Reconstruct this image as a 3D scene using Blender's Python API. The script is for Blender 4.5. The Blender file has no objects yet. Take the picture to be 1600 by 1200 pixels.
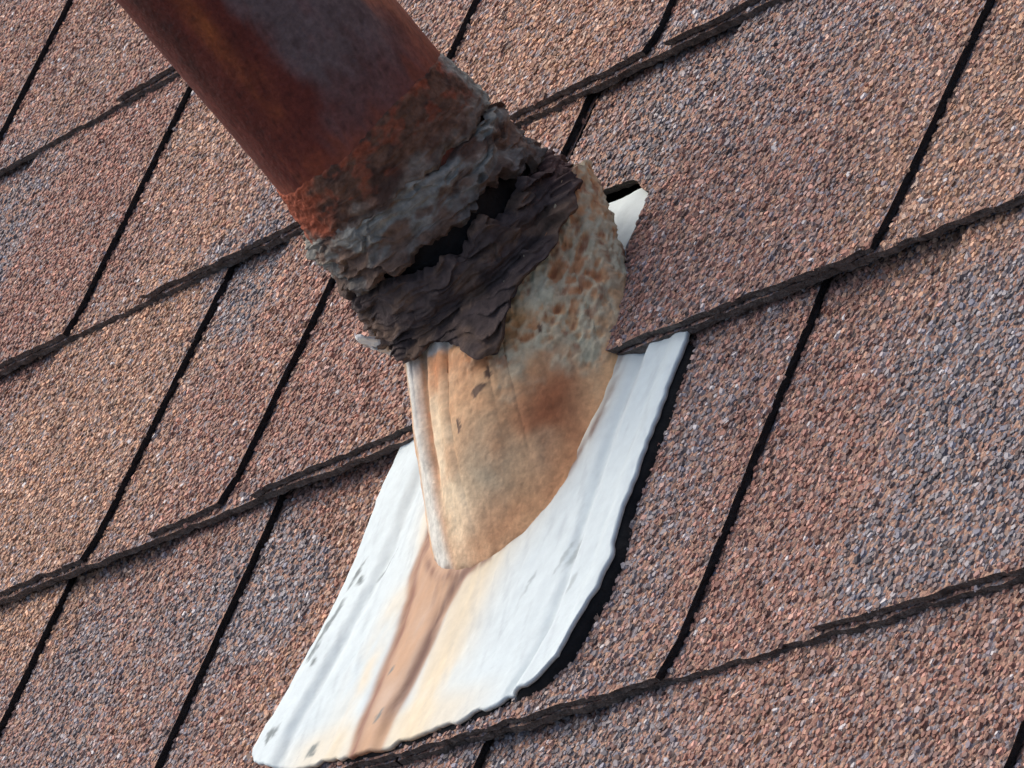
import bpy, math
import numpy as np

# ------------------------------------------------------------------ camera
TH = math.atan(4 / 12)                       # roof pitch 4 in 12
scene = bpy.context.scene
cam_data = bpy.data.cameras.new('camera')
cam = bpy.data.objects.new('camera', cam_data)
scene.collection.objects.link(cam)
cam_data.sensor_width = 36
cam_data.lens = 170.61
cam_data.clip_start = 0.02
cam_data.clip_end = 200
from mathutils import Matrix
cam.matrix_world = Matrix(((0.544837, 0.217729, 0.809782, 1.340986),
                           (0.551676, 0.634204, -0.541699, -0.919019),
                           (-0.631511, 0.741875, 0.225422, 0.376494),
                           (0, 0, 0, 1)))
scene.camera = cam
# ------------------------------------------------------------------ sky, sun, exposure
SUN_EL, SUN_AZ = math.radians(58), math.radians(285)     # azimuth clockwise from +Y
world = bpy.data.worlds.new('World')
scene.world = world
world.use_nodes = True
wn = world.node_tree
sky = wn.nodes.new('ShaderNodeTexSky')
sky.sky_type = 'NISHITA'
sky.sun_disc = False
sky.sun_elevation = SUN_EL
sky.sun_rotation = SUN_AZ
sky.air_density = 0.7
sky.dust_density = 5.0
sky.ozone_density = 0.4
wn.links.new(sky.outputs[0], wn.nodes['Background'].inputs[0])
wn.nodes['Background'].inputs[1].default_value = 0.15
sun_data = bpy.data.lights.new('sun', 'SUN')
sun_data.energy = 0.7
sun_data.angle = math.radians(60)
sun_data.color = (1.0, 0.96, 0.9)
sun = bpy.data.objects.new('sun', sun_data)
scene.collection.objects.link(sun)
sd = np.array([math.cos(SUN_EL) * math.sin(SUN_AZ), math.cos(SUN_EL) * math.cos(SUN_AZ), math.sin(SUN_EL)])
from mathutils import Vector
sun.rotation_euler = Vector(sd).to_track_quat('Z', 'Y').to_euler()
scene.view_settings.view_transform = 'Standard'
scene.view_settings.look = 'None'
scene.view_settings.gamma = 1
scene.view_settings.exposure = 0.52
scene.cycles.use_denoising = True

rng = np.random.default_rng(7)
C = scene.collection

# ------------------------------------------------------------------ numpy noise
def _hash(i, j, k, seed):
    n = (i * 374761393 + j * 668265263 + k * 2147483647 + seed * 974634777) & 0xffffffff
    n = ((n ^ (n >> 13)) * 1274126177) & 0xffffffff
    n = n ^ (n >> 16)
    return (n & 0xffffff) / 0xffffff
def vnoise(x, y, z=0.0, seed=0):
    x, y, z = np.broadcast_arrays(np.asarray(x, float), np.asarray(y, float), np.asarray(z, float))
    xi, yi, zi = (np.floor(t).astype(np.int64) for t in (x, y, z))
    fx, fy, fz = x - xi, y - yi, z - zi
    fx, fy, fz = (t * t * t * (t * (t * 6 - 15) + 10) for t in (fx, fy, fz))
    r = 0
    for a in (0, 1):
        for b in (0, 1):
            for c in (0, 1):
                w = (fx if a else 1 - fx) * (fy if b else 1 - fy) * (fz if c else 1 - fz)
                r = r + w * _hash(xi + a, yi + b, zi + c, seed)
    return r * 2 - 1
def fbm(x, y, z=0.0, seed=0, oct=4, gain=.5):
    r, amp, f = 0, 1.0, 1.0
    for o in range(oct):
        r = r + amp * vnoise(np.asarray(x) * f, np.asarray(y) * f, np.asarray(z) * f, seed + o * 17)
        amp *= gain; f *= 2.03
    return r
def ridge(x, y, z=0.0, seed=0, oct=3):
    r, amp, f = 0, 1.0, 1.0
    for o in range(oct):
        r = r + amp * (1 - 2 * np.abs(vnoise(np.asarray(x) * f, np.asarray(y) * f, np.asarray(z) * f, seed + o * 31)))
        amp *= .5; f *= 2.1
    return r
def smooth(a, b, x):
    t = np.clip((np.asarray(x, float) - a) / (b - a), 0, 1)
    return t * t * (3 - 2 * t)
def srgb(r, g, b):
    c = np.array([r, g, b]) / 255.0
    return np.where(c < .04045, c / 12.92, ((c + .055) / 1.055) ** 2.4)
def mix(a, b, t):
    t = np.asarray(t)[..., None]
    return a * (1 - t) + np.asarray(b) * t

# ------------------------------------------------------------------ object helpers
def link(o, parent=None):
    C.objects.link(o)
    if parent: o.parent = parent
    return o
def empty(name, loc=(0, 0, 0), rot=(0, 0, 0)):
    o = bpy.data.objects.new(name, None)
    o.empty_display_size = .05
    o.location = loc; o.rotation_euler = rot
    return link(o)
def np_mesh(name, verts, faces, mats, parent=None, col=None, smooth_shade=True, mat_idx=None):
    """verts in millimetres; faces: (n,4)/(n,3) array or list of index lists"""
    me = bpy.data.meshes.new(name)
    verts = np.asarray(verts, np.float64) * .001
    if isinstance(faces, np.ndarray):
        k = faces.shape[1]
        me.vertices.add(len(verts)); me.vertices.foreach_set('co', verts.astype(np.float32).ravel())
        me.loops.add(faces.size); me.loops.foreach_set('vertex_index', faces.astype(np.int32).ravel())
        me.polygons.add(len(faces))
        me.polygons.foreach_set('loop_start', np.arange(0, faces.size, k, dtype=np.int32))
        me.polygons.foreach_set('loop_total', np.full(len(faces), k, np.int32))
        me.update(calc_edges=True)
    else:
        me.from_pydata(verts.tolist(), [], faces)
    me.validate()
    for m in mats: me.materials.append(m)
    if mat_idx is not None: me.polygons.foreach_set('material_index', np.asarray(mat_idx, np.int32))
    me.polygons.foreach_set('use_smooth', np.full(len(me.polygons), smooth_shade, bool))
    if col is not None:
        at = me.color_attributes.new('tint', 'FLOAT_COLOR', 'POINT')
        c4 = np.ones((len(verts), 4), np.float32); c4[:, :3] = np.clip(col, 0, 1)
        at.data.foreach_set('color', c4.ravel())
    me.update()
    return link(bpy.data.objects.new(name, me), parent)
def grid_faces(n, m, wrap=False):
    """n rows, m columns"""
    i, j = np.meshgrid(np.arange(n - 1), np.arange(m if wrap else m - 1), indexing='ij')
    a = i * m + j; b = i * m + (j + 1) % m
    return np.stack([a, b, b + m, a + m], -1).reshape(-1, 4)

# ------------------------------------------------------------------ materials
def material(name, rough=.8, tint=True, base=(.5, .5, .5), noise=(300, .15), bump=(600, .3, .0006), spec=.3, extra=None):
    m = bpy.data.materials.new(name); m.use_nodes = True
    nt = m.node_tree; N = nt.nodes; L = nt.links
    b = N['Principled BSDF']
    b.inputs['Roughness'].default_value = rough
    b.inputs['Specular IOR Level'].default_value = spec
    tc = N.new('ShaderNodeTexCoord')
    if tint:
        at = N.new('ShaderNodeAttribute'); at.attribute_name = 'tint'; src = at.outputs['Color']
    else:
        rgb = N.new('ShaderNodeRGB'); rgb.outputs[0].default_value = (*base, 1); src = rgb.outputs[0]
    nz = N.new('ShaderNodeTexNoise'); nz.inputs['Scale'].default_value = noise[0]; nz.inputs['Detail'].default_value = 6
    nz.inputs['Roughness'].default_value = .65
    L.new(tc.outputs['Object'], nz.inputs['Vector'])
    mr = N.new('ShaderNodeMapRange'); mr.inputs[1].default_value = .25; mr.inputs[2].default_value = .75
    mr.inputs[3].default_value = 1 - noise[1]; mr.inputs[4].default_value = 1 + noise[1]
    L.new(nz.outputs['Fac'], mr.inputs[0])
    mu = N.new('ShaderNodeMix'); mu.data_type = 'RGBA'; mu.blend_type = 'MULTIPLY'; mu.inputs[0].default_value = 1
    L.new(src, mu.inputs[6]); L.new(mr.outputs[0], mu.inputs[7])
    L.new(mu.outputs[2], b.inputs['Base Color'])
    if bump:
        n2 = N.new('ShaderNodeTexNoise'); n2.inputs['Scale'].default_value = bump[0]; n2.inputs['Detail'].default_value = 5
        L.new(tc.outputs['Object'], n2.inputs['Vector'])
        bp = N.new('ShaderNodeBump'); bp.inputs['Strength'].default_value = bump[1]; bp.inputs['Distance'].default_value = bump[2]
        L.new(n2.outputs['Fac'], bp.inputs['Height']); L.new(bp.outputs[0], b.inputs['Normal'])
    if extra: extra(m, nt, b, mu)
    return m
MAT_GRANULE = material('granule', .9, True, noise=(900, .12), bump=None, spec=.25)
MAT_EDGE = material('asphalt_edge', .85, False, base=(.022, .019, .018), noise=(420, .6), bump=(900, .9, .002), spec=.25)
MAT_BUTT = material('asphalt_butt', .9, False, base=(.115, .098, .086), noise=(350, .75), bump=(900, .9, .002), spec=.2)
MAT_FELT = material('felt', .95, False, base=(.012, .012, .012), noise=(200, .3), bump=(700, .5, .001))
MAT_PIPE = material('weathered_iron', .55, True, noise=(420, .38), bump=(520, .45, .001), spec=.22)
MAT_CRUST = material('crust', .9, True, noise=(420, .35), bump=(650, .6, .0012), spec=.2)
MAT_RUBBER = material('perished_rubber', .85, True, noise=(380, .32), bump=(520, .6, .0012), spec=.25)
MAT_BOOT = material('weathered_boot', .7, True, noise=(420, .2), bump=(600, .4, .0008), spec=.3)
MAT_PLATE = material('painted_plate', .6, True, noise=(220, .06), bump=(500, .22, .0005), spec=.25)

def shingle_bed():
    """asphalt bed with mineral granules (cells of mixed colour) for where no granules are modelled"""
    m = bpy.data.materials.new('granule_bed'); m.use_nodes = True
    nt = m.node_tree; N = nt.nodes; L = nt.links; b = N['Principled BSDF']
    b.inputs['Roughness'].default_value = .92; b.inputs['Specular IOR Level'].default_value = .2
    tc = N.new('ShaderNodeTexCoord')
    vo = N.new('ShaderNodeTexVoronoi'); vo.inputs['Scale'].default_value = 600
    L.new(tc.outputs['Object'], vo.inputs['Vector'])
    sp = N.new('ShaderNodeSeparateColor'); L.new(vo.outputs['Color'], sp.inputs[0])
    cr = N.new('ShaderNodeValToRGB'); cr.color_ramp.interpolation = 'CONSTANT'
    el = cr.color_ramp.elements
    cols = [(0, (.14, .11, .10)), (.15, (.30, .18, .14)), (.35, (.40, .25, .19)), (.55, (.27, .24, .24)), (.72, (.46, .31, .23)), (.88, (.28, .27, .30))]
    el[0].position = 0; el[0].color = (*cols[0][1], 1); el[1].position = cols[1][0]; el[1].color = (*cols[1][1], 1)
    for p, c in cols[2:]:
        e = el.new(p); e.color = (*c, 1)
    L.new(sp.outputs[0], cr.inputs[0]); 
    mu = N.new('ShaderNodeMix'); mu.data_type = 'RGBA'; mu.blend_type = 'MULTIPLY'; mu.inputs[0].default_value = 1
    mu.inputs[7].default_value = (.9, .86, .84, 1)
    L.new(cr.outputs[0], mu.inputs[6]); L.new(mu.outputs[2], b.inputs['Base Color'])
    bp = N.new('ShaderNodeBump'); bp.inputs['Strength'].default_value = .9; bp.inputs['Distance'].default_value = .0015; bp.invert = True
    L.new(vo.outputs['Distance'], bp.inputs['Height']); L.new(bp.outputs[0], b.inputs['Normal'])
    return m
MAT_BED = shingle_bed()

# ------------------------------------------------------------------ the roof (local frame: u along the courses, v upslope, w off the roof; mm)
ROT = (TH, 0, 0)
roof = empty('roof', (0, 0, 0), ROT)
roof['kind'] = 'structure'
roof['label'] = 'sloping roof of brown, red and grey granule asphalt shingles'
deck = np_mesh('roof_deck', [(-1750, -800, -6), (1350, -800, -6), (1350, 1150, -6), (-1750, 1150, -6),
                             (-1750, -800, -24), (1350, -800, -24), (1350, 1150, -24), (-1750, 1150, -24)],
               [(0, 1, 2, 3), (7, 6, 5, 4), (0, 4, 5, 1), (1, 5, 6, 2), (2, 6, 7, 3), (3, 7, 4, 0)], [MAT_FELT], roof, smooth_shade=False)

EXP = 143.0
V0 = 115.4                                  # butt line of course 0
GAP = .65
T1, T2 = 3.0, 2.5                           # thickness of base layer and of the laminated tabs
# visible window of the roof, where granules are modelled one by one
WIN = np.array([(-724, 400), (238, 62), (368, -233), (-310, -114)], float)
WIN = WIN.mean(0) + (WIN - WIN.mean(0)) * 1.13
def inside(poly, P):
    x, y = P[:, 0], P[:, 1]; r = np.zeros(len(P), bool); n = len(poly)
    for i in range(n):
        x0, y0 = poly[i]; x1, y1 = poly[(i + 1) % n]
        if y0 == y1: continue
        c = ((y0 > y) != (y1 > y)) & (x < (x1 - x0) * (y - y0) / (y1 - y0) + x0)
        r ^= c
    return r
# colour zones of the shingle blend: (u, v, radius u, radius v, weight tan, weight red, weight grey)
ZONES = [(-650, 320, 90, 60, .5, .8, .2), (-520, 330, 80, 60, .9, .5, .3), (-590, 170, 55, 80, 0, .1, 2.4), (-480, 190, 45, 80, .2, 2.6, 0),
         (-385, 215, 40, 40, 1.4, .5, .3), (-330, 150, 50, 40, .9, .8, .3), (-440, 60, 60, 50, 1.0, .3, .5), (-390, 20, 80, 65, 4.0, .5, 0),
         (-330, 60, 40, 40, 2.4, .5, 0), (-275, 92, 24, 32, 0, .1, 3.0), (-245, 50, 30, 50, .9, 1.0, .2), (-210, 20, 30, 50, .8, 1.2, 0), (-140, 30, 50, 50, .3, 2.6, .1),
         (-260, -80, 60, 50, .3, .7, 1.2), (-300, -120, 60, 50, .3, .8, 1.0), (-132, -60, 30, 34, 0, .1, 3.0), (-85, -80, 18, 55, 1.8, 1.8, 0), (-110, -130, 24, 30, .8, 1.3, .2), (-140, -120, 26, 50, .1, .8, 1.4),
         (-100, 160, 60, 50, 1.3, .8, .1), (-30, 150, 40, 30, 1.1, .8, .2), (40, 95, 40, 30, 0, .3, 1.6), (90, 60, 60, 60, .2, .9, .9), (140, 30, 50, 40, .4, 1.2, .6), (80, 10, 40, 30, .3, 1.5, .5),
         (180, 40, 40, 40, .9, .7, .3), (250, 20, 50, 50, 2.2, .6, 0), (140, -60, 25, 50, .3, .8, 1.0), (145, -120, 25, 50, .5, .8, 1.0), (205, -100, 30, 60, .4, 3.0, 0), (285, -110, 40, 50, .1, .2, 2.4), (320, -80, 40, 50, .2, .4, 1.5),
         (230, -50, 40, 20, .2, .6, 1.2), (110, -200, 60, 20, 0, .2, 1.7), (220, -200, 60, 30, .7, 1.3, .4), (330, -200, 50, 30, .5, 1.3, .6)]
PAL = {0: np.array([(.62, .38, .25), (.56, .33, .215), (.66, .45, .32), (.46, .25, .155), (.38, .26, .18), (.62, .36, .21), (.57, .45, .36), (.24, .15, .11)]),
       1: np.array([(.45, .225, .16), (.40, .19, .135), (.51, .275, .205), (.33, .17, .13), (.52, .325, .25), (.26, .155, .125), (.43, .31, .265), (.16, .10, .085)]),
       2: np.array([(.29, .275, .28), (.38, .36, .35), (.245, .255, .30), (.18, .165, .165), (.36, .265, .225), (.47, .45, .44), (.11, .10, .105), (.31, .225, .195)])}
def zone_weights(u, v):
    W = np.zeros((len(u), 3)) + np.array([.16, .26, .2])
    du = 14 * fbm(u / 40, v / 40, seed=3); dv = 14 * fbm(u / 40, v / 40, seed=9)
    for (a, b, ra, rb, t, r, g) in ZONES:
        k = np.exp(-((u + du - a) / ra) ** 2 - ((v + dv - b) / rb) ** 2)
        W += k[:, None] * np.array([t, r, g])
    W[:, 0] *= 1 + .35 * fbm(u / 55, v / 55, seed=21); W[:, 2] *= 1 + .45 * fbm(u / 35, v / 35, seed=31)
    W = np.clip(W, .02, None) ** 2.6
    return W / W.sum(1, keepdims=True)

def well_inside(poly, Q, m=.75):
    k = inside(poly, Q)
    for du, dv in ((m, 0), (-m, 0), (0, m), (0, -m)): k &= inside(poly, Q + np.array([du, dv]))
    return k
def granules(parent, P, wf):
    """mineral granules: small faceted stones pressed into the bed; P (n,2), wf(v) height of the bed"""
    n = len(P)
    if n == 0: return
    W = zone_weights(P[:, 0], P[:, 1])
    r = rng.random(n); blend = (r > W[:, 0]).astype(int) + (r > W[:, 0] + W[:, 1]).astype(int)
    col = np.zeros((n, 3))
    for k in range(3):
        s = blend == k
        col[s] = PAL[k][rng.integers(0, len(PAL[k]), s.sum())]
    zone = W @ np.array([PAL[k].mean(0) for k in range(3)])
    col = .66 * col + .34 * zone
    col *= .93 * (1 + .24 * rng.standard_normal(n)).clip(.4, 1.6)[:, None]
    col *= (1 + .15 * fbm(P[:, 0] / 5, P[:, 1] / 5, seed=41, oct=2) + .08 * fbm(P[:, 0] / 18, P[:, 1] / 18, seed=43, oct=2))[:, None]
    pale = rng.random(n) < .012; col[pale] = np.array([.66, .62, .59]) * rng.uniform(.8, 1.1, (pale.sum(), 1))
    K = 5
    rad = rng.uniform(.6, 1.45, n) * 1.25
    el = rng.uniform(.7, 1.0, n); ph = rng.uniform(0, 2 * np.pi, n); hgt = rng.uniform(.2, .6, n) * rad
    tx, ty = rng.normal(0, .15, n), rng.normal(0, .15, n)
    a = np.arange(K) * 2 * np.pi / K
    V = np.zeros((n, 2 * K, 3))
    for lay, (sc, hh) in enumerate(((1.0, -.25), (.66, 1.0))):
        aa = a[None] + lay * .5 + rng.normal(0, .2, (n, K))
        rr = rad[:, None] * sc * rng.uniform(.8, 1.2, (n, K))
        x = np.cos(aa) * rr; y = np.sin(aa) * rr * el[:, None]
        X = x * np.cos(ph)[:, None] - y * np.sin(ph)[:, None]; Y = x * np.sin(ph)[:, None] + y * np.cos(ph)[:, None]
        V[:, lay * K:(lay + 1) * K, 0] = P[:, :1] + X; V[:, lay * K:(lay + 1) * K, 1] = P[:, 1:] + Y
        z = np.full((n, K), -.3) if lay == 0 else hgt[:, None] + X * tx[:, None] + Y * ty[:, None]
        V[:, lay * K:(lay + 1) * K, 2] = z
    V[:, :, 2] += wf(V[:, :, 1])
    base = (np.arange(n) * 2 * K)[:, None]
    j = np.arange(K); jn = (j + 1) % K
    t1 = np.stack([j, jn, jn + K], -1); t2 = np.stack([j, jn + K, j + K], -1)
    cap = np.array([(K, K + 1, K + 2), (K, K + 2, K + 3), (K, K + 3, K + 4)])
    tri = np.concatenate([t1, t2, cap])
    F = (base[:, :, None] + tri[None]).reshape(-1, 3)
    o = np_mesh('granules', V.reshape(-1, 3), F, [MAT_GRANULE], parent, col=np.repeat(col, 2 * K, 0), smooth_shade=False)
    o['kind'] = 'stuff'
    return o

def roughen(poly, step, amp, closed=True, seed=0):
    out = []
    n = len(poly)
    for i in range(n):
        a = np.array(poly[i], float); b = np.array(poly[(i + 1) % n], float)
        k = max(1, int(np.linalg.norm(b - a) / step))
        for t in range(k): out.append(a + (b - a) * t / k)
    out = np.array(out)
    out[:, 0] += amp * fbm(out[:, 0] / 6, out[:, 1] / 6, seed=seed, oct=3)
    out[:, 1] += 2.0 * amp * fbm(out[:, 0] / 9, out[:, 1] / 9, seed=seed + 5, oct=4, gain=.6)
    return out
from mathutils.geometry import tessellate_polygon
def slab(name, poly, wbot, wtop, seed, fine):
    P = roughen(poly, 3.0, .4, seed=seed) if fine else np.array(poly, float)
    n = len(P)
    low = P.copy()
    if fine: low += .22 * rng.standard_normal(low.shape)
    mid = P + (.2 * rng.standard_normal(P.shape) if fine else 0)
    V = np.concatenate([np.c_[P, wtop(P[:, 1])], np.c_[mid, (wtop(P[:, 1]) * .45 + wbot(P[:, 1]) * .55)], np.c_[low, wbot(low[:, 1])]])
    tris = [tuple(t) for t in tessellate_polygon([[Vector((x, y, 0)) for x, y in P]])]
    F, M = [], []
    for t in tris:
        a, b, c = (P[i] for i in t)
        if (b[0] - a[0]) * (c[1] - a[1]) - (b[1] - a[1]) * (c[0] - a[0]) < 0: t = t[::-1]
        F.append(t); M.append(0)
        F.append(tuple(i + 2 * n for i in t[::-1])); M.append(1)
    area = .5 * np.sum(P[:, 0] * np.roll(P[:, 1], -1) - np.roll(P[:, 0], -1) * P[:, 1])
    for lay in (0, 1):
        for i in range(n):
            j = (i + 1) % n
            f = (i + lay * n, i + (lay + 1) * n, j + (lay + 1) * n, j + lay * n)
            F.append(f if area > 0 else f[::-1])
            e = P[j] - P[i]; M.append(2 if abs(e[0]) > abs(e[1]) * 1.2 else 1)
    return np_mesh(name, V, F, [MAT_BED, MAT_EDGE, MAT_BUTT], roof, smooth_shade=False, mat_idx=M), P

# opening cut in the course that laps the flashing
HOLE = [(51, -40), (50, -24), (47, -14), (46, 0), (51, 12), (50, 30), (43, 46), (20, 59), (0, 62), (-28, 52), (-48, 30), (-54, 0), (-53, -40)]
TABS = {1: [(-880, -775), (-740, -625), (-488, -400), (-340, -235), (-150, -40), (60, 200)],
        0: [(-720, -640), (-575, -425), (-360, -163), (-82, 7), (19, 128), (190, 300)],
        -1: [(-800, -690), (-440, -297), (-244, -190), (-165, -36), (40, 217), (300, 420)],
        -2: [(-520, -450), (-425, -325), (-232, -161), (-45, 173), (249, 420)],
        -3: [(-420, -250), (-190, -120), (-62, 66), (140, 360), (400, 520)]}
def under_plate(Q):
    return inside([(-70, -150), (-60, -156), (20, -166), (84, -160), (108, -152), (117, -135), (110, -84), (104, -30), (-60, -30), (-58, -90), (-66, -130)], Q)
rt = np.random.default_rng(3)
ROWS = range(-6, 7)
for row in ROWS:
    vb = V0 + EXP * row
    near = row in TABS
    h0 = 8.6 if row == -1 else 6.2
    top_v = vb + EXP + (34 if row != -2 else 20)
    def bot(v, vb=vb, h0=h0): return np.maximum(h0 * (1 - (v - vb) / EXP), -.9)
    def mid(v, bot=bot): return bot(v) + T1
    def top(v, bot=bot): return bot(v) + T1 + GAP + T2
    tabs = TABS.get(row, [])
    if not near:
        x = -1700 + rt.uniform(0, 150)
        while x < 1200:
            w = rt.uniform(60, 210); tabs = tabs + [(x, x + w)]; x += w + rt.uniform(40, 150)
    else:
        ext, x = [], tabs[0][0] - 90
        while x > -1600:
            w = rt.uniform(70, 200); ext.append((x - w, x)); x -= w + rt.uniform(50, 140)
        x = tabs[-1][1] + 90
        while x < 1150:
            w = rt.uniform(70, 200); ext.append((x, x + w)); x += w + rt.uniform(50, 140)
        tabs = tabs + ext
    # base layer: shingles about a metre long butted end to end
    if row == -1:
        cuts = [-1700, -985, -34, 1000, 1300]
    else:
        off = {-3: -95, -2: 20, 0: -230, 1: -560}.get(row, rt.uniform(-600, 0))
        cuts = [-1700] + [off + 1000 * k for k in range(-2, 3) if -1650 < off + 1000 * k < 1250] + [1300]
    vt = top_v
    tab_polys = []
    for (a, b) in tabs:
        j = rt.uniform(-.6, 2.2, 4)
        sk = rt.uniform(-3, 3, 2)
        poly = [(a, vb + j[0]), (b - 2.5 + sk[1] * .3, vb + j[1]), (b + 1.5 + sk[1] * .3, vb + 12), (b + 2.0, vt), (a + sk[0], vt)]
        if row == -1 and (a, b) == (40, 217):
            poly = [(55, vb + j[0]), (211, vb + j[1]), (214, vb + 14), (225, vt), (62, vt), (56, 72), (46, 50)] + [(49, 32), (48, 14), (45.5, 1), (46.5, -12), (49, -20)]
        if row == -1 and (a, b) == (-165, -36):
            poly = [(-165, vb + j[0]), (-55, vb + j[1]), (-54, 0), (-48, 30), (-37, 46), (-36, vt), (-163, vt)]
        tab_polys.append((a, b, np.array(poly)))
    for a, b in zip(cuts[:-1], cuts[1:]):
        a += .8; b -= .8
        jl, jr = rt.uniform(-.8, .8, 2)
        if row == -1 and -40 < b < -30:
            poly = [(a, vb + jl), (-54, vb + jr), (-55, 0), (-49, 30), (b, 49), (b, vt), (a, vt)]
        elif row == -1 and -40 < a < -30:
            poly = [(a, 50), (-1, 63), (22, 61), (45, 48), (50, 31), (49.5, 13), (47, 0), (49, -14), (54, vb + jl), (b, vb + jr), (b, vt), (a, vt)]
        else:
            poly = [(a, vb + jl), (b, vb + jr), (b, vt), (a, vt)]
        o, P = slab('shingle', poly, bot, mid, row * 50 + int(a) % 97, near)
        if near:
            s = 2.3
            gu, gv = np.meshgrid(np.arange(max(a, -860), min(b, 470), s), np.arange(vb, vb + EXP + 6, s * .9))
            gu = gu + (np.arange(gu.shape[0]) % 2)[:, None] * s / 2
            Q = np.c_[gu.ravel(), gv.ravel()] + rng.uniform(-.62, .62, (gu.size, 2)) * s
            k = inside(WIN, Q); Q = Q[k]
            if len(Q):
                Q = Q[well_inside(P, Q)]
                for (ta, tb, tp) in tab_polys:
                    if len(Q): Q = Q[~inside(tp, Q)]
                if row == -2: Q = Q[~under_plate(Q)]
                granules(o, Q, mid)
    for (a, b, tp) in tab_polys:
        base_top = lambda v, mid=mid: mid(v) + GAP
        o, P = slab('shingle_tab', tp, base_top, top, row * 90 + int(a) % 89, near)
        if near:
            s = 2.3
            gu, gv = np.meshgrid(np.arange(a - 4, b + 6, s), np.arange(vb, vb + EXP + 6, s * .9))
            gu = gu + (np.arange(gu.shape[0]) % 2)[:, None] * s / 2
            Q = np.c_[gu.ravel(), gv.ravel()] + rng.uniform(-.62, .62, (gu.size, 2)) * s
            Q = Q[inside(WIN, Q)]
            if len(Q): Q = Q[well_inside(P, Q)]
            if row == -2 and len(Q): Q = Q[~under_plate(Q)]
            if len(Q): granules(o, Q, top)

# ------------------------------------------------------------------ the vent pipe
UPL = np.array([0, math.sin(TH), math.cos(TH)]); E1 = np.array([1.0, 0, 0]); E2 = np.cross(UPL, E1)
PR = 36.0
NP, NA = 240, 200
ph = np.linspace(-np.pi, np.pi, NP, endpoint=False)
aa = np.linspace(-60, 430, NA)
A, PH = np.meshgrid(aa, ph, indexing='ij')
deg = np.degrees(PH)
cx, sx = np.cos(PH), np.sin(PH)
rr = PR + .22 * fbm(cx * 3, sx * 3, A / 18, seed=50) + .12 * fbm(cx * 14, sx * 14, A / 3.5, seed=51)
n1 = fbm(cx * 2.2, sx * 2.2, A / 45, seed=52); n2 = fbm(cx * 7, sx * 7, A / 14, seed=53); n3 = fbm(cx * 9, sx * 9, A / 60, seed=54)
iron = srgb(106, 92, 90); red = srgb(104, 50, 40); orange = srgb(152, 84, 46); brown = srgb(164, 100, 72); dark = srgb(56, 34, 28)
w_red = smooth(-38, -58, deg + 9 * n2 + 10 * n1 - (A - 150) * .05) * smooth(-140, -120, deg)
col = mix(np.broadcast_to(iron, deg.shape + (3,)), red, np.clip(w_red + .22 * smooth(.1, .8, n2), 0, 1))
col = mix(col, orange, np.exp(-((deg + 66 + 5 * n3 + (A - 160) * -.1) / 8) ** 2) * smooth(118, 165, A + 14 * n2) * (.55 + .45 * np.clip(n2 + .3, 0, 1)))
col = mix(col, dark, np.exp(-((deg + 90 + 6 * n1) / 9) ** 2) * .45 * smooth(120, 170, A))
col = mix(col, brown, smooth(8, 30, deg + 7 * n2 + 5 * n1 + (A - 150) * .12) * smooth(150, 120, deg) * .85)
col = mix(col, red, smooth(135, 112, A + 9 * n2 + 5 * n3) * .6)
col = mix(col, srgb(146, 76, 50), smooth(114, 104, A + 8 * n2 + 6 * n3) * .55)
col = mix(col, srgb(40, 26, 24), smooth(.55, .95, fbm(cx * 16, sx * 16, A / 3, seed=57)) * .45)
col = mix(col, red * .9, ((deg > 120) | (deg < -130)) * .6)
col = mix(col, srgb(14, 12, 12), smooth(84, 78, A))
col = col * (1 + .16 * n2 + .1 * vnoise(cx * 30, sx * 30, A / 1.5, seed=59))[..., None]
pts = lambda r, a, ph: np.stack([r * np.cos(ph), r * np.sin(ph), a], -1)        # upright frame: X = u, Y = E2, Z = up
Vo = pts(rr, A, PH).reshape(-1, 3)
a2 = np.array([430.0, 428.0, 400, 200, -60]); Vi = np.concatenate([pts(PR - 5.5, np.full(NP, z), ph) for z in a2])
F = np.concatenate([grid_faces(NA, NP, True), grid_faces(len(a2), NP, True)[:, ::1] + NA * NP,
                    np.stack([(NA - 1) * NP + np.arange(NP), (NA - 1) * NP + (np.arange(NP) + 1) % NP, NA * NP + (np.arange(NP) + 1) % NP, NA * NP + np.arange(NP)], -1)])
pipe = np_mesh('vent_pipe', np.concatenate([Vo, Vi]), F, [MAT_PIPE], None, col=np.concatenate([col.reshape(-1, 3), np.tile(red * .6, (len(Vi), 1))]))
pipe['label'] = 'rusty dark iron vent pipe rising from the shingled roof'
pipe['category'] = 'pipe'

# ------------------------------------------------------------------ the flashing
flashing = empty('pipe_flashing', (0, 0, 0), (0, 0, 0))
flashing['label'] = 'weathered pipe flashing with white base plate, rust-stained boot and cracked black collar'
flashing['category'] = 'flashing'
ROTM = np.array([[1, 0, 0], [0, math.cos(TH), -math.sin(TH)], [0, math.sin(TH), math.cos(TH)]])
def to_up(V): return V @ ROTM.T                       # roof frame -> upright frame

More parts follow.
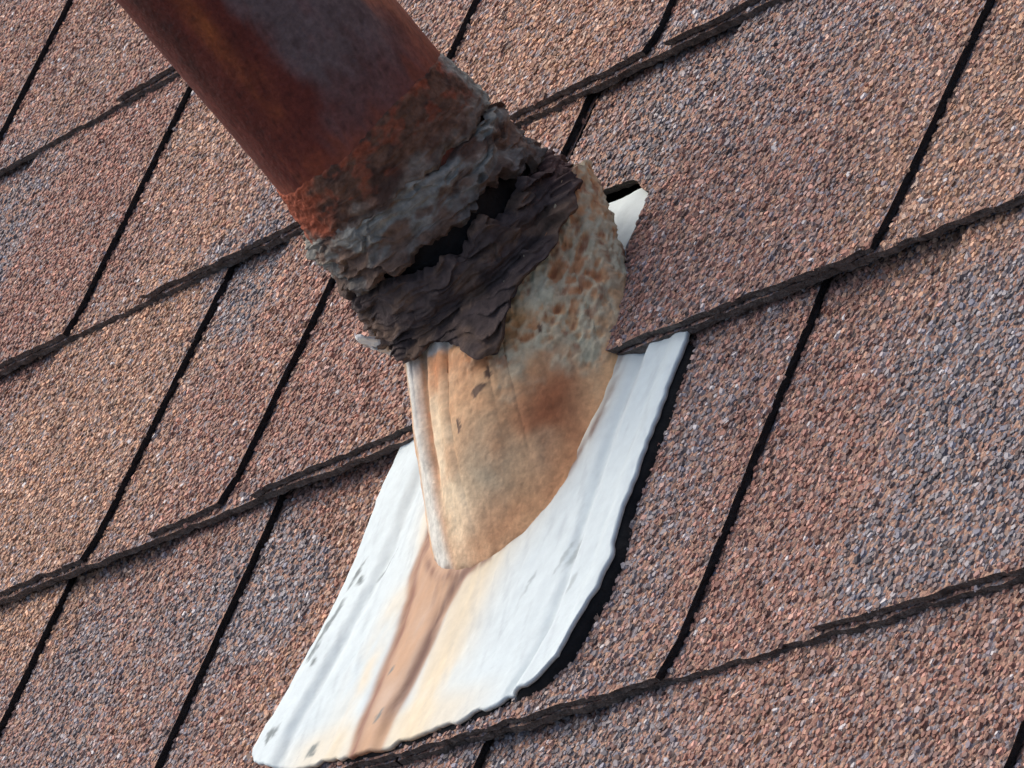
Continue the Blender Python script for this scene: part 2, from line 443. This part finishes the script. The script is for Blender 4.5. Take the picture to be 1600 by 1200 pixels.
# base plate: formed sheet, ridge down the middle, rolled borders
def plate_xy(a, b):
    """a 0..1 left to right, b 0..1 from the lower edge up"""
    v = -166 + b * (57 + 166)
    uL = np.interp(v, [-166, -158, -150, -135, -112, -86, -40, 52], [-76, -76, -75.5, -71, -66.5, -64, -68, -68])
    uR = np.interp(v, [-166, -155, -142, -125, -99, -84, -56, -29, 52], [116, 119, 123, 122.5, 116, 115, 112, 109, 108])
    u = uL + (uR - uL) * a
    dv = np.interp(u, [-77, -74, -69, -60, -37, -4, 20, 58, 93, 108, 116, 121], [14, 10, 6.5, 4, 0, -2, -2.5, -1, 3, 7, 12, 22])
    v = v + dv * np.clip(1 - b * 2.6, 0, 1) ** 2
    return u, v
def plate_h(u, v):
    base = 15.0 + (v + 165) * (8.3 - 15.0) / (165 - 28)
    base = np.maximum(base, 4.0)
    h = base
    # central ridge between two grooves
    cu = np.interp(v, [-166, -157, -134, -108, -95, -60], [7, 6, 7.5, 9, 14, 20]); hw = np.interp(v, [-166, -134, -118, -105, -95], [11, 15.5, 17, 21, 30])
    d = np.abs(u - cu)
    on = smooth(-50, -75, v)
    h = h + on * (.75 * np.exp(-(d / (hw * .62)) ** 4) - .35 * np.exp(-((d - hw + 3) / 3.0) ** 2))
    # slope up to the boot
    rb = np.hypot((u - 24) / 49, (v + 48) / 56)
    h = h + 3.0 * np.exp(-np.clip(rb - 1, 0, None) / .22) * smooth(-40, -20, u + 40) * .8
    # rolled borders
    uL = np.interp(v, [-166, -150, -112, -86, 52], [-76, -75, -66, -64, -68]); uR = np.interp(v, [-166, -142, -122, -84, -30], [116, 123, 122, 115, 109])
    eR = uR - u; eL = u - uL
    h = h + 2.4 * smooth(27, 19, eR) * smooth(-2, 8, eR) + 2.4 * smooth(11, 0, eR) + 1.2 * np.exp(-((eR - 27) / 3) ** 2) * -1
    h = h + 1.5 * smooth(25, 17, eL) * smooth(-2, 7, eL) + .8 * smooth(6, 0, eL) - .7 * np.exp(-((eL - 24) / 3) ** 2)
    h = h + .7 * fbm(u / 26, v / 40, seed=70) + .12 * fbm(u / 5, v / 12, seed=71) + .05 * fbm(u / 2, v / 3, seed=72)
    return h
NU, NV = 190, 210
bb, aa2 = np.meshgrid(np.linspace(0, 1, NV), np.linspace(0, 1, NU), indexing='ij')
U, Vv = plate_xy(aa2, bb)
U = U + .5 * fbm(Vv / 7, Vv * 0, seed=75) * (np.abs(aa2 - .5) * 2) ** 8
Hh = plate_h(U, Vv)
rag = fbm(U / 9, U * 0, seed=76) * 1.0 * np.clip(1 - bb * 30, 0, 1); Vv = Vv + rag
top_p = np.stack([U, Vv, Hh], -1)
white = np.array([.575, .665, .665]); cream = srgb(218, 204, 172); tan = srgb(186, 148, 114); drk = srgb(98, 60, 44); ggrey = srgb(150, 160, 166)
cu = np.interp(Vv, [-166, -157, -134, -108, -95, -60], [7, 6, 7.5, 9, 14, 20]); hw = np.interp(Vv, [-166, -134, -118, -105, -95], [11, 15.5, 17, 21, 30])
du = U - cu; nz = fbm(U / 16, Vv / 30, seed=80); nf = fbm(U / 3.2, Vv / 11, seed=81); nff = fbm(U / 1.6, Vv / 7, seed=82)
low = smooth(-56, -92, Vv)
pc = np.broadcast_to(white, U.shape + (3,))
pc = mix(pc, cream, low * np.exp(-((du - 26) / 15) ** 2) * np.clip(.85 + .6 * nz, 0, 1))
pc = mix(pc, cream, low * np.exp(-((du + 24) / 11) ** 2) * np.clip(.55 + .6 * nz, 0, 1) * smooth(-70, -110, Vv))
pc = mix(pc, cream * .97, smooth(-148, -160, Vv) * smooth(90, 50, U) * smooth(-60, -30, U) * .6)
pc = mix(pc, cream, np.exp(-np.clip(np.hypot((U - 24) / 49, (Vv + 48) / 56) - 1, 0, None) / .09) * .55)
pc = mix(pc, tan, low * smooth(hw + 1.5, hw - 2.5, np.abs(du)) * np.clip(1.0 + .12 * nz, 0, 1))
pc = mix(pc, srgb(126, 82, 58), low * np.exp(-((du + hw - 4.0) / 3.6) ** 2) * np.clip(.8 + .3 * nf, 0, 1))
pc = mix(pc, drk, low * np.exp(-((du - hw + 4.5) / 4.0) ** 2) * np.clip(.85 + .4 * nf, 0, 1) * smooth(-166, -150, Vv))
pc = mix(pc, drk, smooth(-125, -95, Vv) * smooth(-60, -75, Vv) * np.exp(-((du - 6) / 8) ** 2) * .55 * np.clip(.6 + .9 * nf, 0, 1))
streak = smooth(.45, .95, fbm((U + .25 * Vv) / 3.0, Vv / 16, seed=83)) * smooth(20, 34, np.abs(du))
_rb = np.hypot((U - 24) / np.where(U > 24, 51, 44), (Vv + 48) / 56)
pc = mix(pc, srgb(120, 78, 54), np.exp(-((_rb - 1.0) / .035) ** 2) * np.clip(.6 + .6 * nf, 0, .9))  # shadow crease along the boot foot, painted in as a brown line
pc = mix(pc, ggrey * .8, streak * .18)
pc = mix(pc, ggrey, smooth(.3, 1.0, nff) * .06 + smooth(.1, 1, nz) * .12)
fleck = (np.exp(-((U + 64.5 + (Vv + 100) * .02) / 3.0) ** 2) * smooth(.30, .5, fbm(U / 3, Vv / 5, seed=85)) * smooth(-84, -88, Vv) * smooth(-122, -116, Vv))
fleck = np.maximum(fleck, np.exp(-((U + 71) / 2.6) ** 2 - ((Vv + 147) / 3) ** 2))
fleck = fleck * 0
for (fu, fv, ra, rb, sl) in [(-57, -86, 1.7, 5.0, .25), (-51.5, -89, 1.8, 2.2, 0), (-57, -99, 2.0, 3.0, 0), (-59, -105, 2.3, 4.2, .2), (-61, -115, 2.2, 4.6, .2), (-57, -121, 1.4, 1.8, 0), (-66, -149, 3.0, 3.0, .3), (-32, -160, 2.6, 2.6, 0), (2, -136, 1.1, 1.3, 0), (8, -155, 1.4, 2.0, 0), (-38, -84, .8, 5, .3), (92, -108, 1.2, 5.5, .25), (87, -110, 1.0, 4.5, .25), (104, -124, 1.2, 4.5, .2), (72, -118, .9, 3.5, .2)]:
    fleck = np.maximum(fleck, smooth(1.5, .6, np.hypot((U - fu - sl * (Vv - fv)) / ra, (Vv - fv) / rb) + .5 * fbm(U / 1.5, Vv / 2.5, seed=86)) * (1 if fu < 50 else .45))
pc = mix(pc, srgb(92, 104, 104), np.clip(fleck, 0, 1) * .9)
n_ = NU * NV
bot_p = top_p.copy(); bot_p[..., 2] -= 1.5
gf = grid_faces(NV, NU)
ring = np.concatenate([np.arange(NU), np.arange(1, NV) * NU + NU - 1, (NV - 1) * NU + np.arange(NU - 2, -1, -1), np.arange(NV - 2, 0, -1) * NU])
rn = np.roll(ring, -1)
F = np.concatenate([gf, gf[:, ::-1] + n_, np.stack([ring, ring + n_, rn + n_, rn], -1)])
plate = np_mesh('base_plate', to_up(np.concatenate([top_p.reshape(-1, 3), bot_p.reshape(-1, 3)])), F, [MAT_PLATE], flashing,
                col=np.concatenate([pc.reshape(-1, 3), pc.reshape(-1, 3) * .95]))
plate['label'] = 'white base plate with brown stain down its middle ridge'

# added black strip standing in for the contact shadow under the lifted right edge
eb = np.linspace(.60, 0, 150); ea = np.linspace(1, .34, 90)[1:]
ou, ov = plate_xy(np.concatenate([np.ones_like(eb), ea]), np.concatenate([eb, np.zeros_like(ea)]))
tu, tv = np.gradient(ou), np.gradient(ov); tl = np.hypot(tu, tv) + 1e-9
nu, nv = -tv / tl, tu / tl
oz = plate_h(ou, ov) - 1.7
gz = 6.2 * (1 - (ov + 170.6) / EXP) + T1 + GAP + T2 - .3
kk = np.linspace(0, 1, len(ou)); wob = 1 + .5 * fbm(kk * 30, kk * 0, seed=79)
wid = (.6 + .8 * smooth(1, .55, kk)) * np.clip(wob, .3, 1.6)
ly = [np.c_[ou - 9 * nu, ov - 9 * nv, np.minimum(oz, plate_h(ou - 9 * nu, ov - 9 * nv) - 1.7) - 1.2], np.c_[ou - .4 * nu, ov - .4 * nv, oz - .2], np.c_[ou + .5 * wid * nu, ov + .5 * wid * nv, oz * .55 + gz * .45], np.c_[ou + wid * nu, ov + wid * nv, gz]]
np_mesh('contact_shadow_strip', to_up(np.concatenate(ly)), grid_faces(4, len(ou)), [MAT_FELT], flashing)

# boot: leaning cone from the plate to a torn rim round the pipe
NB, NT = 420, 150
phb = np.linspace(-np.pi, np.pi, NB, endpoint=False)
tt = np.linspace(0, 1, NT)
T, PB = np.meshgrid(tt, phb, indexing='ij')
def boot_surface(T, PB):
    d = np.degrees(PB)
    sq = 1 + np.where(np.cos(PB) > 0, .10, .06) * np.sin(2 * PB) ** 2 * (np.sin(PB) < 0)
    bu = 24 + sq * np.where(np.cos(PB) > 0, 51, 44) * np.cos(PB); bv = -48 + sq * 56 * np.sin(PB) + 6 * np.exp(-((d + 132) / 26) ** 2)
    bw = plate_h(bu, bv) - 1.0
    bw = np.where(bv > -28, np.maximum(6.5, bw * 0 + 6.5), bw)
    B = np.stack([bu, bv, bw], -1)
    arim = np.interp(d, [-180, -120, -95, -84, -62, -48, -20, 0, 20, 45, 70, 120, 180], [40, 41, 39, 39, 38, 38, 40, 42, 50, 47, 42, 40, 40])
    arim = arim + 1.6 * fbm(np.cos(PB) * 6, np.sin(PB) * 6, seed=90)
    rr = np.interp(d, [-180, -110, -88, -60, 0, 15, 26, 60, 120, 180], [38.5, 38.5, 40, 42, 42, 44, 48, 47, 44, 38.5])
    Tp = E1 * (5 + rr * np.cos(PB))[..., None] + E2 * (rr * np.sin(PB))[..., None] + UPL * arim[..., None]
    q = np.interp(d, [-180, -150, -110, -70, -40, -10, 30, 90, 180], [1.3, 1.1, .85, .8, .95, 1.5, 1.7, 1.4, 1.3])
    hr = T ** .95; hh = T ** q
    P = np.empty(T.shape + (3,))
    P[..., 0] = B[..., 0] + (Tp[..., 0] - B[..., 0]) * hr
    P[..., 1] = B[..., 1] + (Tp[..., 1] - B[..., 1]) * hr
    P[..., 2] = B[..., 2] + (Tp[..., 2] - B[..., 2]) * hh
    return P
P = boot_surface(T, PB)
dpt = np.gradient(P, axis=0); dpp = (np.roll(P, -1, 1) - np.roll(P, 1, 1))
nrm = np.cross(dpp, dpt); nrm /= np.linalg.norm(nrm, axis=-1, keepdims=True) + 1e-9
d = np.degrees(PB)
x, y, z = P[..., 0], P[..., 1], P[..., 2]
crag = smooth(.5, .75, T + .3 * smooth(-30, 0, d) + .12 * fbm(x / 12, y / 12, z / 12, seed=91)) * smooth(-72, -50, d) + smooth(.9, 1, T)
crag = np.clip(crag, 0, 1)
rdg = ridge(x / 4.2, y / 4.2, z / 4.2, seed=87, oct=2)
disp = 4.5 * np.sin(np.pi * T) ** 1.2 * np.exp(-((d + 62) / 30) ** 2) + .5 * fbm(x / 18, y / 18, z / 18, seed=92) + .12 * fbm(x / 4, y / 4, z / 4, seed=93) + crag * (.8 * ridge(x / 8, y / 8, z / 8, seed=94) + .55 * rdg + .5 * fbm(x / 2.5, y / 2.5, z / 2.5, seed=95))
disp = disp - 2.2 * np.exp(-((d + 92) / 3.5) ** 2) * smooth(.15, .5, T) + 1.8 * np.exp(-((d + 102) / 6) ** 2) * smooth(.2, .6, T)
P = P + nrm * disp[..., None]
b_tan = srgb(210, 166, 120); b_or = srgb(206, 140, 92); b_cr = srgb(236, 214, 176); b_gr = srgb(172, 156, 128); b_br = srgb(160, 98, 62); b_gg = srgb(190, 182, 152); b_wh = srgb(222, 224, 212)
nb = fbm(x / 14, y / 14, z / 14, seed=96); nb2 = fbm(x / 4, y / 4, z / 4, seed=97); nb3 = fbm(x / 30, y / 30, z / 30, seed=98)
def blob(dc, tc, rd, rt): return np.exp(-((d - dc + 5 * nb) / rd) ** 2 - ((T - tc + .05 * nb) / rt) ** 2)
bc = np.broadcast_to(b_tan, T.shape + (3,))
bc = mix(bc, b_cr, np.clip(blob(-84, .42, 11, .42) + blob(-76, .12, 14, .2) * .6, 0, 1) * .95)
bc = mix(bc, b_or, np.clip(.22 * smooth(-.1, .7, nb) + blob(-76, .84, 8, .12) * .8 + blob(-95, .5, 3, .5) * .6 + blob(-60, .74, 10, .10) * .45, 0, 1))
bc = mix(bc, b_gr, np.clip(blob(-61, .30, 13, .22) * .95 + blob(-38, .20, 8, .15) * .5, 0, 1))
bc = mix(bc, b_br, np.clip(blob(-30, .40, 15, .17) * .95 + blob(-22, .12, 12, .2) * .6, 0, 1))
bc = mix(bc, b_or * .92, np.clip(blob(-60, .08, 22, .09) * .6 + blob(-34, .08, 9, .1) * .4, 0, 1))
bc = mix(bc, b_gg, np.clip(crag * .9 * smooth(-62, -40, d) * smooth(-.35, .25, nb2 * .7 + nb), 0, 1))
bc = mix(bc, b_or * .78, np.clip(crag * smooth(.0, .5, -nb + .3 * nb2) * .75 * smooth(30, 10, d), 0, 1))
bc = mix(bc, b_gg * 1.1, np.clip(crag * smooth(.2, 1.0, rdg) * .7 * smooth(-66, -50, d), 0, 1))
bc = mix(bc, b_br * .8, np.clip(crag * smooth(.0, -.9, rdg) * .8, 0, 1))
bc = mix(bc, b_br * .85, np.clip(crag * smooth(.35, .8, fbm(x / 5, y / 5, z / 5, seed=99)) * .7, 0, 1))
bc = mix(bc, b_wh, np.clip(np.exp(-((d + 106) / 11) ** 4) * .9 + smooth(.86, .95, T + .03 * nb2) * smooth(-60, -70, d) * .85, 0, 1))
bc = mix(bc, srgb(208, 156, 96), np.clip(blob(-36, .80, 9, .10) * .75, 0, 1))
for (dc, tc, rd, rt_) in [(-56, .61, 2.4, .022), (-67, .53, 1.3, .030), (-51, .66, 1.2, .03), (-25, .69, 1.6, .02)]:
    fk = ((d - dc + 1.6 * nb2) / rd) ** 2 + ((T - tc + .012 * nb) / rt_) ** 2
    bc = mix(bc, srgb(104, 80, 62), smooth(1.3, .8, fk))
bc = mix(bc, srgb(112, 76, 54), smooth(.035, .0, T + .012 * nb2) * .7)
bc = bc * (1 + .12 * nb2 + .10 * vnoise(x / .9, y / .9, z / .9, seed=88))[..., None]
faces = grid_faces(NT, NB, True)
hole = np.zeros(T.shape, bool)
keep = ~hole.ravel()[faces].any(1)
inner = P - nrm * 2.0
n_ = NT * NB
rim = (NT - 1) * NB + np.arange(NB); rimn = np.roll(rim, -1)
F = np.concatenate([faces[keep], faces[keep][:, ::-1] + n_, np.stack([rim, rimn, rimn + n_, rim + n_], -1)])
boot = np_mesh('boot', to_up(np.concatenate([P.reshape(-1, 3), inner.reshape(-1, 3)])), F, [MAT_BOOT], flashing,
               col=np.concatenate([bc.reshape(-1, 3), bc.reshape(-1, 3) * .4]))
boot['label'] = 'tan rust-stained boot cone'

BT = np.full((72, 64), 0.0)
_q = P.reshape(-1, 3); _f = np.degrees(np.arctan2(_q @ E2, _q @ E1)); _a = _q @ UPL; _r = np.hypot(_q @ E1, _q @ E2)
_ok = (_a > -4) & (_a < 59)
np.maximum.at(BT, (((_f[_ok] + 180) / 5).astype(int) % 72, (_a[_ok] + 4).astype(int)), _r[_ok])
for _ in range(2): BT = np.maximum(BT, (np.roll(BT, 1, 0) + np.roll(BT, -1, 0) + 2 * BT) / 4)
def boot_r(ph, a):
    f = (np.degrees(ph) + 180) / 5 - .5; f0 = np.floor(f).astype(int); w = f - f0
    k = np.clip(a + 3.5, 0, 62); k0 = k.astype(int); x = k - k0
    g = lambda i, j: BT[i % 72, j]
    return (1 - w) * ((1 - x) * g(f0, k0) + x * g(f0, k0 + 1)) + w * ((1 - x) * g(f0 + 1, k0) + x * g(f0 + 1, k0 + 1))
# shells wrapped round the pipe: upper sealant crust, cracked rubber collar in two torn bands
def shell(name, mat, a_top, a_bot, rad, disp, colf, thick, n_ph=560, n_t=110, parent=None):
    ph = np.linspace(-np.pi, np.pi, n_ph, endpoint=False)
    t = np.linspace(0, 1, n_t)
    T, PH = np.meshgrid(t, ph, indexing='ij')
    at, ab = a_top(PH), a_bot(PH)
    A = ab + (at - ab) * T
    X, Y = 40 * np.cos(PH), 40 * np.sin(PH)
    edge = np.minimum(T, 1 - T) * np.abs(at - ab)
    R = rad(PH, T, A) + disp(PH, T, A, X, Y)
    rin = np.maximum(R - thick, PR - .5)
    R = rin + (R - rin) * np.clip(smooth(-.2, 1.6, edge), .12, 1)
    A2 = A + 1.0 * fbm(X / 8, Y / 8, A / 8, seed=131)
    Po = np.stack([R * np.cos(PH), R * np.sin(PH), A2], -1); Pi = np.stack([rin * np.cos(PH), rin * np.sin(PH), A2], -1)
    col = colf(PH, T, A, X, Y)
    n = n_t * n_ph
    gf = grid_faces(n_t, n_ph, True)
    r0 = np.arange(n_ph); r0n = np.roll(r0, -1); r1 = (n_t - 1) * n_ph + r0; r1n = (n_t - 1) * n_ph + r0n
    F = np.concatenate([gf, gf[:, ::-1] + n, np.stack([r0, r0 + n, r0n + n, r0n], -1), np.stack([r1, r1n, r1n + n, r1 + n], -1)])
    return np_mesh(name, np.concatenate([Po.reshape(-1, 3), Pi.reshape(-1, 3)]), F, [mat], parent, col=np.concatenate([col.reshape(-1, 3)] * 2))
cyc = lambda PH, s, k=6, o=3: fbm(np.cos(PH) * k, np.sin(PH) * k, seed=s, oct=o)

crust_or = srgb(150, 80, 56); crust_br = srgb(106, 78, 62); crust_dk = srgb(80, 60, 50); cgrey = srgb(146, 146, 134)
def crust_col(PH, T, A, X, Y):
    d = np.degrees(PH); n = fbm(X / 9, Y / 9, A / 9, seed=101); f = fbm(X / 2.5, Y / 2.5, A / 2.5, seed=102)
    n2c = fbm(X / 6, Y / 6, A / 6, seed=107)
    c = np.broadcast_to(crust_br, T.shape + (3,))
    c = mix(c, crust_dk, smooth(-.1, .6, n))
    c = mix(c, crust_or, np.clip(np.exp(-((T - .94 + .10 * n) / .08) ** 2) * np.clip(.25 + 1.0 * n2c, 0, .7) + smooth(-76, -92, d + 12 * n) * .95 * smooth(.0, .3, T + .2 * n), 0, 1))
    c = mix(c, crust_or, smooth(.05, .6, n2c + .3 * n) * .55 * smooth(.1, .5, T))
    c = mix(c, cgrey, smooth(28, 42, d + 6 * n) * .9 * smooth(150, 120, d))
    c = mix(c, cgrey * .85, smooth(.3, .0, T + .2 * n) * .5)
    return c * (1 + .3 * f)[..., None]
shell('sealant_crust', MAT_CRUST, lambda p: 105.5 + 2.2 * cyc(p, 103, 2.5, 2) + 1.6 * np.cos(p * 2 + .5), lambda p: 82 + 1.5 * cyc(p, 104),
      lambda p, T, A: PR + .35 + 2.8 * (1 - T) ** 1.3,
      lambda p, T, A, X, Y: .8 * ridge(X / 26 + A / 30, Y / 26, A / 6, seed=105) * (1 - .75 * T) + .35 * fbm(X / 2.5, Y / 2.5, A / 2.5, seed=106), crust_col, 2.6, parent=flashing)

col_grey = srgb(136, 134, 124); col_brn = srgb(108, 88, 74); col_blk = srgb(74, 63, 59); col_mid = srgb(108, 94, 84)
def upper_col(PH, T, A, X, Y):
    n = fbm(X / 12, Y / 12, A / 8, seed=111); f = fbm(X / 3, Y / 3, A / 3, seed=112)
    c = np.broadcast_to(col_grey, T.shape + (3,))
    c = mix(c, col_brn, smooth(-.25, .3, n)); c = mix(c, col_blk, smooth(.5, .05, T + .3 * n) * .7); c = mix(c, crust_dk, smooth(.75, 1, T + .35 * n) * .8)
    return c * (1 + .3 * f)[..., None]
def wrinkle(p, T, A, X, Y, s, amp):
    warp = 1.5 * fbm(X / 22, Y / 22, A / 16, seed=s + 11, oct=3) + .25 * fbm(X / 7, Y / 7, A / 7, seed=s + 12, oct=2)
    fl = np.mod(A / 8.5 + warp * 1.1 + np.sin(p * 1.0) * 1.2, 1.0)
    saw = (1 - fl) ** 1.2 * smooth(0, .07, fl)
    w1 = 2.6 * saw * np.clip(.55 + 1.1 * fbm(X / 14, Y / 14, A / 14, seed=s + 13, oct=2), 0, 1.3) - .6 + 1.2 * fbm(X / 16, Y / 16, A / 8, seed=s + 14, oct=3)
    w2 = ridge(X / 13, Y / 13, A / 3.4 + Y / 40, seed=s + 3, oct=2)
    left = smooth(-60, -95, np.degrees(p)) * smooth(-170, -140, np.degrees(p))
    return amp * (1.0 * w1 + (.15 + .7 * left) * w2 + .12 * fbm(X / 4, Y / 4, A / 3, seed=s + 7) + .30 * ridge(X / 16 + A / 9, Y / 16, A / 1.7, seed=s + 9, oct=2))
def gap_w(p): d = np.degrees(p); return .8 + np.clip(2.6 + 3.4 * cyc(p, 118, 5), .3, 5.0) * smooth(-78, -55, d) * smooth(70, 40, d)
shell('rubber_collar', MAT_RUBBER, lambda p: 86 - 6 * smooth(-60, 20, np.degrees(p)) + 1.4 * cyc(p, 113, 4), lambda p: 62 + gap_w(p) * .35 - 6 * smooth(0, 40, np.degrees(p)) + 2.4 * cyc(p, 114, 8),
      lambda p, T, A: PR + 2.6 + 2.4 * (1 - T), lambda p, T, A, X, Y: wrinkle(p, T, A, X, Y, 115, 1.1), upper_col, 3.4, parent=flashing)
def lower_col(PH, T, A, X, Y):
    n = fbm(X / 10, Y / 10, A / 6, seed=121); f = fbm(X / 3, Y / 3, A / 3, seed=122)
    c = np.broadcast_to(col_blk, T.shape + (3,))
    c = mix(c, col_brn * .85, smooth(.0, .7, n)); c = mix(c, srgb(74, 46, 42), smooth(5, 25, np.degrees(PH)) * .6)
    return c * (1 + .3 * f)[..., None]
shell('torn_collar', MAT_RUBBER, lambda p: 61 - gap_w(p) * .75 - 6 * smooth(0, 40, np.degrees(p)) + 1.8 * cyc(p, 123, 8),
      lambda p: np.interp(np.degrees(p), [-180, -110, -86, -71, -58, -51, -47, -40, -31, -21, -8, 6, 14, 30, 60, 180], [40, 40, 37, 37, 33.5, 28, 27, 31, 35, 36, 37, 40, 45, 47, 42, 40]) + 1.3 * cyc(p, 124, 7),
      lambda p, T, A: np.maximum(PR + 4.0 + 2.0 * smooth(-100, -70, np.degrees(p)) + 4.0 * (1 - T) ** .7, (boot_r(p, A) + 3.2 + 1.6 * smooth(-45, -20, np.degrees(p)) + 1.0 * smooth(.5, 0, T)) * smooth(28, 16, np.degrees(p)) * (np.degrees(p) > -95)), lambda p, T, A, X, Y: wrinkle(p, T, A, X, Y, 125, 1.3), lower_col, 4.0, parent=flashing)

# scrap of the white rim sticking out under the collar
fa, fb = np.meshgrid(np.linspace(0, 1, 14), np.linspace(0, 1, 22), indexing='ij')
fph = np.radians(-113 - 11 * fb - 3 * np.sin(fb * 5)); fh = 46.5 - 7.5 * fb + (fa - .5) * (7 + 3 * np.sin(fb * 7)) ; fr = 42.0 + 5.5 * fa + 1.2 * np.sin(fb * 6) + .4 * fbm(fa * 4, fb * 6, seed=140)
Fo = np.stack([fr * np.cos(fph), fr * np.sin(fph), fh], -1); Fi = Fo.copy(); Fi[..., 2] -= 1.6
n_ = 14 * 22; gf = grid_faces(14, 22)
ring = np.concatenate([np.arange(22), np.arange(1, 14) * 22 + 21, 13 * 22 + np.arange(20, -1, -1), np.arange(12, 0, -1) * 22]); rn = np.roll(ring, -1)
np_mesh('rim_scrap', np.concatenate([Fo.reshape(-1, 3), Fi.reshape(-1, 3)]), np.concatenate([gf, gf[:, ::-1] + n_, np.stack([ring, ring + n_, rn + n_, rn], -1)]), [MAT_PLATE], flashing,
        col=np.tile(mix(np.array([[.74, .74, .70]] * n_), srgb(176, 140, 104), smooth(.1, .8, fbm(fa.ravel() * 3, fb.ravel() * 4, seed=141)) * .5), (2, 1)))
